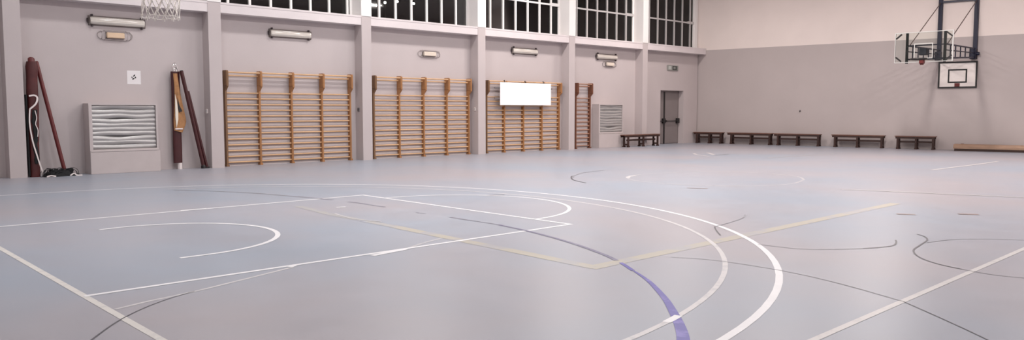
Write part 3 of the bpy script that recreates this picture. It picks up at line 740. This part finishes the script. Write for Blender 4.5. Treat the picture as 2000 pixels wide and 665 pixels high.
# pale wooden beam lying on the floor at the right
c0 = FW(10.55, 0.55)
t = thing('wooden_beam', 'long pale wooden beam lying on the floor at the far right wall', 'beam', c0, FROT + 0.02)
p = MB(); Lb = 3.4
p.prism([(-0.15, 0.085), (-0.15, 0.16), (-0.10, 0.235), (0.10, 0.25), (0.15, 0.18), (0.15, 0.085)], 'x', 0.0, Lb); p.build('plank', 'beam_wood', t)
p = MB(); p.box((0.03, -0.14, 0.0), (Lb - 0.03, 0.14, 0.0849)); p.build('base', 'beam_base', t)
p = MB(); p.box((0.22, -0.03, 0.243), (0.32, 0.04, 0.262), 0.004); p.build('fitting', 'wood_red', t)

# ------------------------------------------------------------------ far basket: glass board on trusses
t = thing('basketball_hoop', 'glass basketball backboard on navy steel trusses from the far wall', 'basketball hoop', (30.38, 3.09, 0), -PI / 2, 'basketball goals of the hall')
lp, rp = (-0.586, -0.075), (0.583, 0.06)
for (x, y) in (lp, rp):
    p = MB(); p.box((x - 0.07, y - 0.05, 3.34), (x + 0.07, y + 0.04, 5.72), 0.008)
    wy = (29.25 + 0.11393 * (13.45 - (3.09 - x)) - 30.38)
    for z in (3.5, 4.5, 5.5): p.box((x - 0.05, y + 0.03, z - 0.05), (x + 0.05, wy + 0.004, z + 0.05))
    p.build('wall_post', 'navy', t)
p = MB(); p.box((rp[0] - 0.14, rp[1] - 0.14, 3.34), (rp[0] + 0.07, rp[1] + 0.04, 3.72), 0.01); p.tube([(rp[0] + 0.07, rp[1] - 0.04, 3.53), (rp[0] + 0.16, rp[1] - 0.04, 3.53)], 0.06, 12); p.build('winch_box', 'navy', t)
p = MB(); p.box((lp[0] - 0.10, lp[1] - 0.16, 3.34), (lp[0] + 0.09, lp[1] + 0.04, 3.66), 0.01); p.build('hinge_box', 'navy', t)
p = MB(); p.bar((lp[0], lp[1] - 0.01, 5.49), (rp[0], rp[1] - 0.01, 5.49), 0.07); p.build('cross_bar', 'navy', t)
yb = -3.30
for (x, y, xe) in ((lp[0], lp[1], -0.55), (rp[0], rp[1], 0.66)):
    p = MB(); y -= 0.05
    T = lambda z, u: (x + (xe - x) * u, y + (yb - y) * u, z)
    tz = lambda u: 3.72 - 0.02 * u
    mz = lambda u: 3.56 - 0.06 * u
    bz = lambda u: 3.40 - 0.17 * u
    p.bar(T(tz(0), 0), T(tz(1), 1), 0.045); p.bar(T(bz(0), 0), T(bz(1), 1), 0.06); p.bar(T(mz(0), 0), T(mz(1), 1), 0.035)
    for k in range(7):
        u = k / 6; p.bar(T(bz(u), u), T(tz(u), u), 0.032)
    p.build('truss', 'navy', t)
    p = MB(); p.tube([(x, y + 0.02, 5.46), T(tz(0.93) + 0.02, 0.93)], 0.016, 8); p.build('stay_rod', 'steel', t)
p = MB()
for u in (0.03, 0.35, 0.67, 0.95):
    yy = -0.15 + (yb + 0.15) * u; x0, x1 = -0.57, 0.62
    p.bar((x0, yy, 3.40 - 0.17 * u), (x1, yy, 3.40 - 0.17 * u), 0.05)
for a, c in ((0.03, 0.35), (0.35, 0.67), (0.67, 0.95)):
    p.bar((-0.57, -0.15 + (yb + 0.15) * a, 3.40 - 0.17 * a), (0.62, -0.15 + (yb + 0.15) * c, 3.40 - 0.17 * c), 0.035)
p.bar((-0.55, yb + 0.1, 3.70), (0.66, yb + 0.1, 3.70), 0.04)
p.build('cross_brace', 'navy', t)
p = MB(); p.box((-0.16, yb - 0.02, 3.36), (0.08, yb + 0.20, 3.60), 0.01); p.build('hydraulic_box', 'navy', t)
bw = 0.935; bz0, bz1 = 3.115, 4.145; ybd = yb - 0.07
g = MB(); g.box((-bw + 0.022, ybd - 0.006, bz0 + 0.022), (bw - 0.035, ybd + 0.006, bz1 - 0.022)); g.build('backboard', 'board_glass', t)['label'] = 'greenish clear glass backboard'
fr = MB()
for a, c in (((-bw, bz0), (bw, bz0 + 0.022)), ((-bw, bz1 - 0.022), (bw, bz1)), ((-bw, bz0 + 0.022), (-bw + 0.022, bz1 - 0.022)), ((bw - 0.035, bz0 + 0.022), (bw, bz1 - 0.022))):
    fr.box((a[0], ybd - 0.02, a[1]), (c[0], ybd + 0.02, c[1]))
fr.build('board_frame', 'alu', t)
for sx in (-1, 1):
    for zc, sz in ((bz0, 1), (bz1, -1)):
        k = MB(); k.bar((sx * (bw - 0.22), ybd - 0.012, zc + sz * 0.05), (sx * (bw - 0.04), ybd - 0.012, zc + sz * 0.20), 0.045); k.build('corner_mark', 'black', t)
for x in (-0.55, 0.66):
    k = MB(); k.box((x - 0.04, ybd + 0.021, bz0 - 0.03), (x + 0.04, yb + 0.01, bz1 - 0.02), 0.005); k.build('upright', 'black', t)
k = MB()
for a, c in (((-0.30, 3.26), (-0.275, 3.73)), ((0.275, 3.26), (0.30, 3.73)), ((-0.30, 3.73), (0.30, 3.755)), ((-0.30, 3.235), (0.30, 3.26))):
    k.box((a[0], ybd - 0.011, a[1]), (c[0], ybd - 0.0065, c[1]))
k.build('target_square', 'alu', t)
k = MB(); k.tube([(0.245 * math.cos(2 * PI * i / 28), ybd - 0.40 + 0.245 * math.sin(2 * PI * i / 28), 3.20) for i in range(28)], 0.03, 8, closed=True); k.build('rim', 'black', t)
k = MB(); k.box((-0.07, ybd - 0.17, 3.06), (0.07, ybd - 0.021, 3.20), 0.01); k.bar((-0.06, ybd - 0.10, 3.06), (0.04, ybd - 0.05, 3.06), 0.08); k.build('rim_bracket', 'rim_red', t)

# small practice board on the far wall
t = thing('practice_backboard', 'small white practice backboard with black border low on the far wall', 'backboard', FW(10.47, 0.0, 2.295), FROT)
W2, H2 = 0.645, 0.98
p = MB(); p.box((-W2, -0.05, 0), (W2, -0.02, H2)); p.build('board', 'board_white', t)
p = MB()
bw_ = 0.058
for a, c in (((-W2, 0), (W2, bw_)), ((-W2, H2 - bw_), (W2, H2)), ((-W2, bw_), (-W2 + bw_, H2 - bw_)), ((W2 - bw_, bw_), (W2, H2 - bw_))):
    p.box((a[0], -0.056, a[1]), (c[0], -0.0505, c[1]))
p.build('border', 'black', t)
p = MB(); i0, i1, j0, j1, tw = -0.315, 0.315, 0.195, 0.70, 0.05
for a, c in (((i0, j0), (i1, j0 + tw)), ((i0, j1 - tw), (i1, j1)), ((i0, j0 + tw), (i0 + tw, j1 - tw)), ((i1 - tw, j0 + tw), (i1, j1 - tw))):
    p.box((a[0], -0.056, a[1]), (c[0], -0.0505, c[1]))
p.build('target_square', 'black', t)
p = MB(); p.box((-0.085, -0.065, 0.06), (0.085, -0.0505, 0.185), 0.004); p.build('rim_plate', 'rim_red', t)
p = MB()
for x in (-0.5, 0.5): p.box((x - 0.04, -0.0199, 0.05), (x + 0.04, 0.0, H2 - 0.05))
p.build('mounting_batten', 'black', t)

# ------------------------------------------------------------------ near basket (its net hangs into the photo)
t = thing('basketball_hoop', 'near basketball hoop whose cream net hangs in at the top left', 'basketball hoop', (1.56, 2.45, 0), 0, 'basketball goals of the hall')
R0 = 0.225; zr = 3.05
k = MB(); k.tube([((R0 + 0.012) * math.cos(2 * PI * i / 40), (R0 + 0.012) * math.sin(2 * PI * i / 40), zr) for i in range(40)], 0.011, 8, closed=True); k.build('rim', 'rim_orange', t)
k = MB(); k.box((-0.36, -0.08, zr - 0.03), (-0.225, 0.08, zr + 0.02), 0.01); k.build('rim_bracket', 'rim_orange', t)
k = MB(); nn = 12; rows = 9
def netpt(a, v):
    rr = R0 * (1.0 - 0.02 * v - 0.12 * math.sin(min(1, v) * PI * 0.75) + 0.0 * v)
    wob = 0.012 * math.sin(a * 3 + v * 5)
    return ((rr + wob) * math.cos(a), (rr + wob) * math.sin(a), zr - 0.01 - 0.50 * v)
for j in range(nn):
    for sgn in (1, -1):
        pts = []
        for i in range(rows * 2 + 1):
            u = i / (rows * 2); a = 2 * PI * j / nn + sgn * (PI / nn) * (abs(((u * 4.5) % 2) - 1) * -1 + 1)
            pts.append(netpt(a, u))
        k.tube(pts, 0.006, 5)
for v in (0.98,):
    k.tube([netpt(2 * PI * i / 36, v + 0.012 * math.sin(i * 1.05)) for i in range(36)], 0.0045, 5, closed=True)
for j in range(nn):
    a = 2 * PI * j / nn; x, y, z = netpt(a, 1.0); k.tube([(x, y, z + 0.01), (x, y, z - 0.02)], [0.009, 0.006], 6)
k.build('net', 'net', t)
k = MB(); k.box((-0.39, -0.9, 2.9), (-0.36, 0.9, 3.95), 0.004); k.build('backboard', 'board_white', t)
for y in (-0.55, 0.55):
    k = MB(); k.box((-0.45, y - 0.05, 2.95), (-0.391, y + 0.05, ZC)); k.build('hanger_post', 'navy', t)

# ------------------------------------------------------------------ glowing globes added outside to stand for dots reflected in the second window
for (x, y, z, l) in ((37.43, 50, 10.65, 'glowing globe added outside for a dot reflected in the window, leftmost of three'), (38.7, 50, 10.86, 'glowing globe added outside for a dot reflected in the window, middle of three'), (40.45, 50, 10.84, 'glowing globe added outside for a dot reflected in the window, rightmost of three')):
    t = thing('dot_globe', l, 'added glowing globe', (x, y, 0), 0, 'glowing globes added outside the windows')
    p = MB(); p.tube([(0, 0, 0), (0, 0, z - 0.15)], [0.11, 0.06], 10); p.build('pole', 'socket', t)
    p = MB()
    nU, nV = 12, 8; vs = []
    for i in range(nV + 1):
        ph = PI * i / nV
        for k in range(nU): vs.append((0.11 * math.sin(ph) * math.cos(2 * PI * k / nU), 0.11 * math.sin(ph) * math.sin(2 * PI * k / nU), z - 0.04 + 0.11 * math.cos(ph)))
    p.add(vs, [(i * nU + k, i * nU + (k + 1) % nU, (i + 1) * nU + (k + 1) % nU, (i + 1) * nU + k) for i in range(nV) for k in range(nU)], True)
    p.build('glow_globe', 'dot_glow', t)
p = MB(); p.box((-10, 14.2, -0.3), (60, 56, 0.0)); tag(p.build('trim_40', 'socket'), 'dark ground outside the windows', 'ground', kind='structure')

# ------------------------------------------------------------------ ceiling lamps (the hall's own lights)
first = None; li = 0
rows_y = (10.3, 3.0, -4.4); cols_x = (0.5, 5.5, 11.0, 17.0, 23.5)
POW = {10.3: (45, 88, 180, 245, 225), 3.0: (170, 295, 320, 300, 375), -4.4: (60, 60, 150, 270, 385)}   # watts, near to far
TINT = ((0.965, 0.985, 1.0), (0.975, 0.985, 1.0), (1.0, 0.975, 0.965), (1.0, 0.935, 0.905), (1.0, 0.91, 0.87))     # cool tubes near, warmer far
for yy in rows_y:
    for ci, xx in enumerate(cols_x):
        if first is None:
            t = thing('ceiling_lamp', 'long lit ceiling lamp', 'ceiling lamp', (xx, yy, ZC), 0, 'ceiling lamps above the court')
            p = MB(); p.box((-0.9, -0.32, -0.12), (0.9, 0.32, 0.0), 0.02); p.build('case', 'lamp_case', t)
            p = MB(); p.box((-0.86, -0.28, -0.135), (0.86, 0.28, -0.1205)); p.build('diffuser', 'lit_diffuser', t)
            first = t
        else: dup(first, (xx, yy, ZC))
        ld = bpy.data.lights.new('ceiling_light', 'AREA'); ld.shape = 'RECTANGLE'; ld.size = 1.7; ld.size_y = 0.55
        ld.energy = POW[yy][ci]; ld.color = TINT[ci]
        lo = bpy.data.objects.new('ceiling_light', ld); COL.objects.link(lo); lo.location = (xx, yy, ZC - 0.16)

# night outside
wd = bpy.data.worlds.new('night'); SC.world = wd; wd.use_nodes = True
wd.node_tree.nodes['Background'].inputs['Color'].default_value = (0.010, 0.008, 0.008, 1)
wd.node_tree.nodes['Background'].inputs['Strength'].default_value = 0.4

# ------------------------------------------------------------------ pieces of parts go one level deeper
NEST = {'batten_lamp': {'clip': 'housing', 'end_cap': 'housing', 'cover_glint': 'cover'},
        'basketball_hoop': {'net': 'rim', 'board_frame': 'backboard', 'target_square': 'backboard', 'corner_mark': 'backboard', 'hinge_box': 'wall_post', 'winch_box': 'wall_post'},
        'practice_backboard': {'border': 'board', 'target_square': 'board'},
        'white_board': {'hook': 'mounting_rail'},
        'wrapped_post': {'cloth_lining': 'cloth', 'cloth_fold': 'cloth', 'band': 'cloth', 'hook': 'shaft'},
        'padded_post': {'strap': 'padding'},
        'gym_bench': {'apron': 'seat'},
        'exit_sign': {'picture_field': 'case', 'arrow': 'picture_panel'},
        'radiator_cover': {'ledge': 'lower_panel'}, 'wooden_beam': {'fitting': 'plank'},}
for root in [o for o in COL.objects if o.parent is None and o.type == 'EMPTY']:
    rule = NEST.get(root.name.split('.')[0])
    if not rule: continue
    kids = {}
    for ch in root.children: kids.setdefault(ch.name.split('.')[0], ch)
    for ch in list(root.children):
        p_ = rule.get(ch.name.split('.')[0])
        if p_ and p_ in kids: ch.parent = kids[p_]

# ------------------------------------------------------------------ camera
cd = bpy.data.cameras.new('camera'); cam = bpy.data.objects.new('camera', cd); COL.objects.link(cam); SC.camera = cam
cd.sensor_width = 36.0; cd.sensor_fit = 'HORIZONTAL'; cd.lens = 36.0 * 1545.3 / 2000.0; cd.clip_start = 0.05; cd.clip_end = 300
yaw, pitch = 0.80970, 0.07616
F = Vector((math.cos(yaw) * math.cos(pitch), math.sin(yaw) * math.cos(pitch), -math.sin(pitch)))
Rr = F.cross(Vector((0, 0, 1))).normalized(); U = Rr.cross(F)
cam.matrix_world = Matrix(((Rr.x, U.x, -F.x, -1.8335), (Rr.y, U.y, -F.y, -6.9095), (Rr.z, U.z, -F.z, 1.4977), (0, 0, 0, 1)))

vs_ = SC.view_settings
vs_.view_transform = 'Standard'; vs_.look = 'None'; vs_.exposure = 0.0; vs_.gamma = 1.0; vs_.use_curve_mapping = False
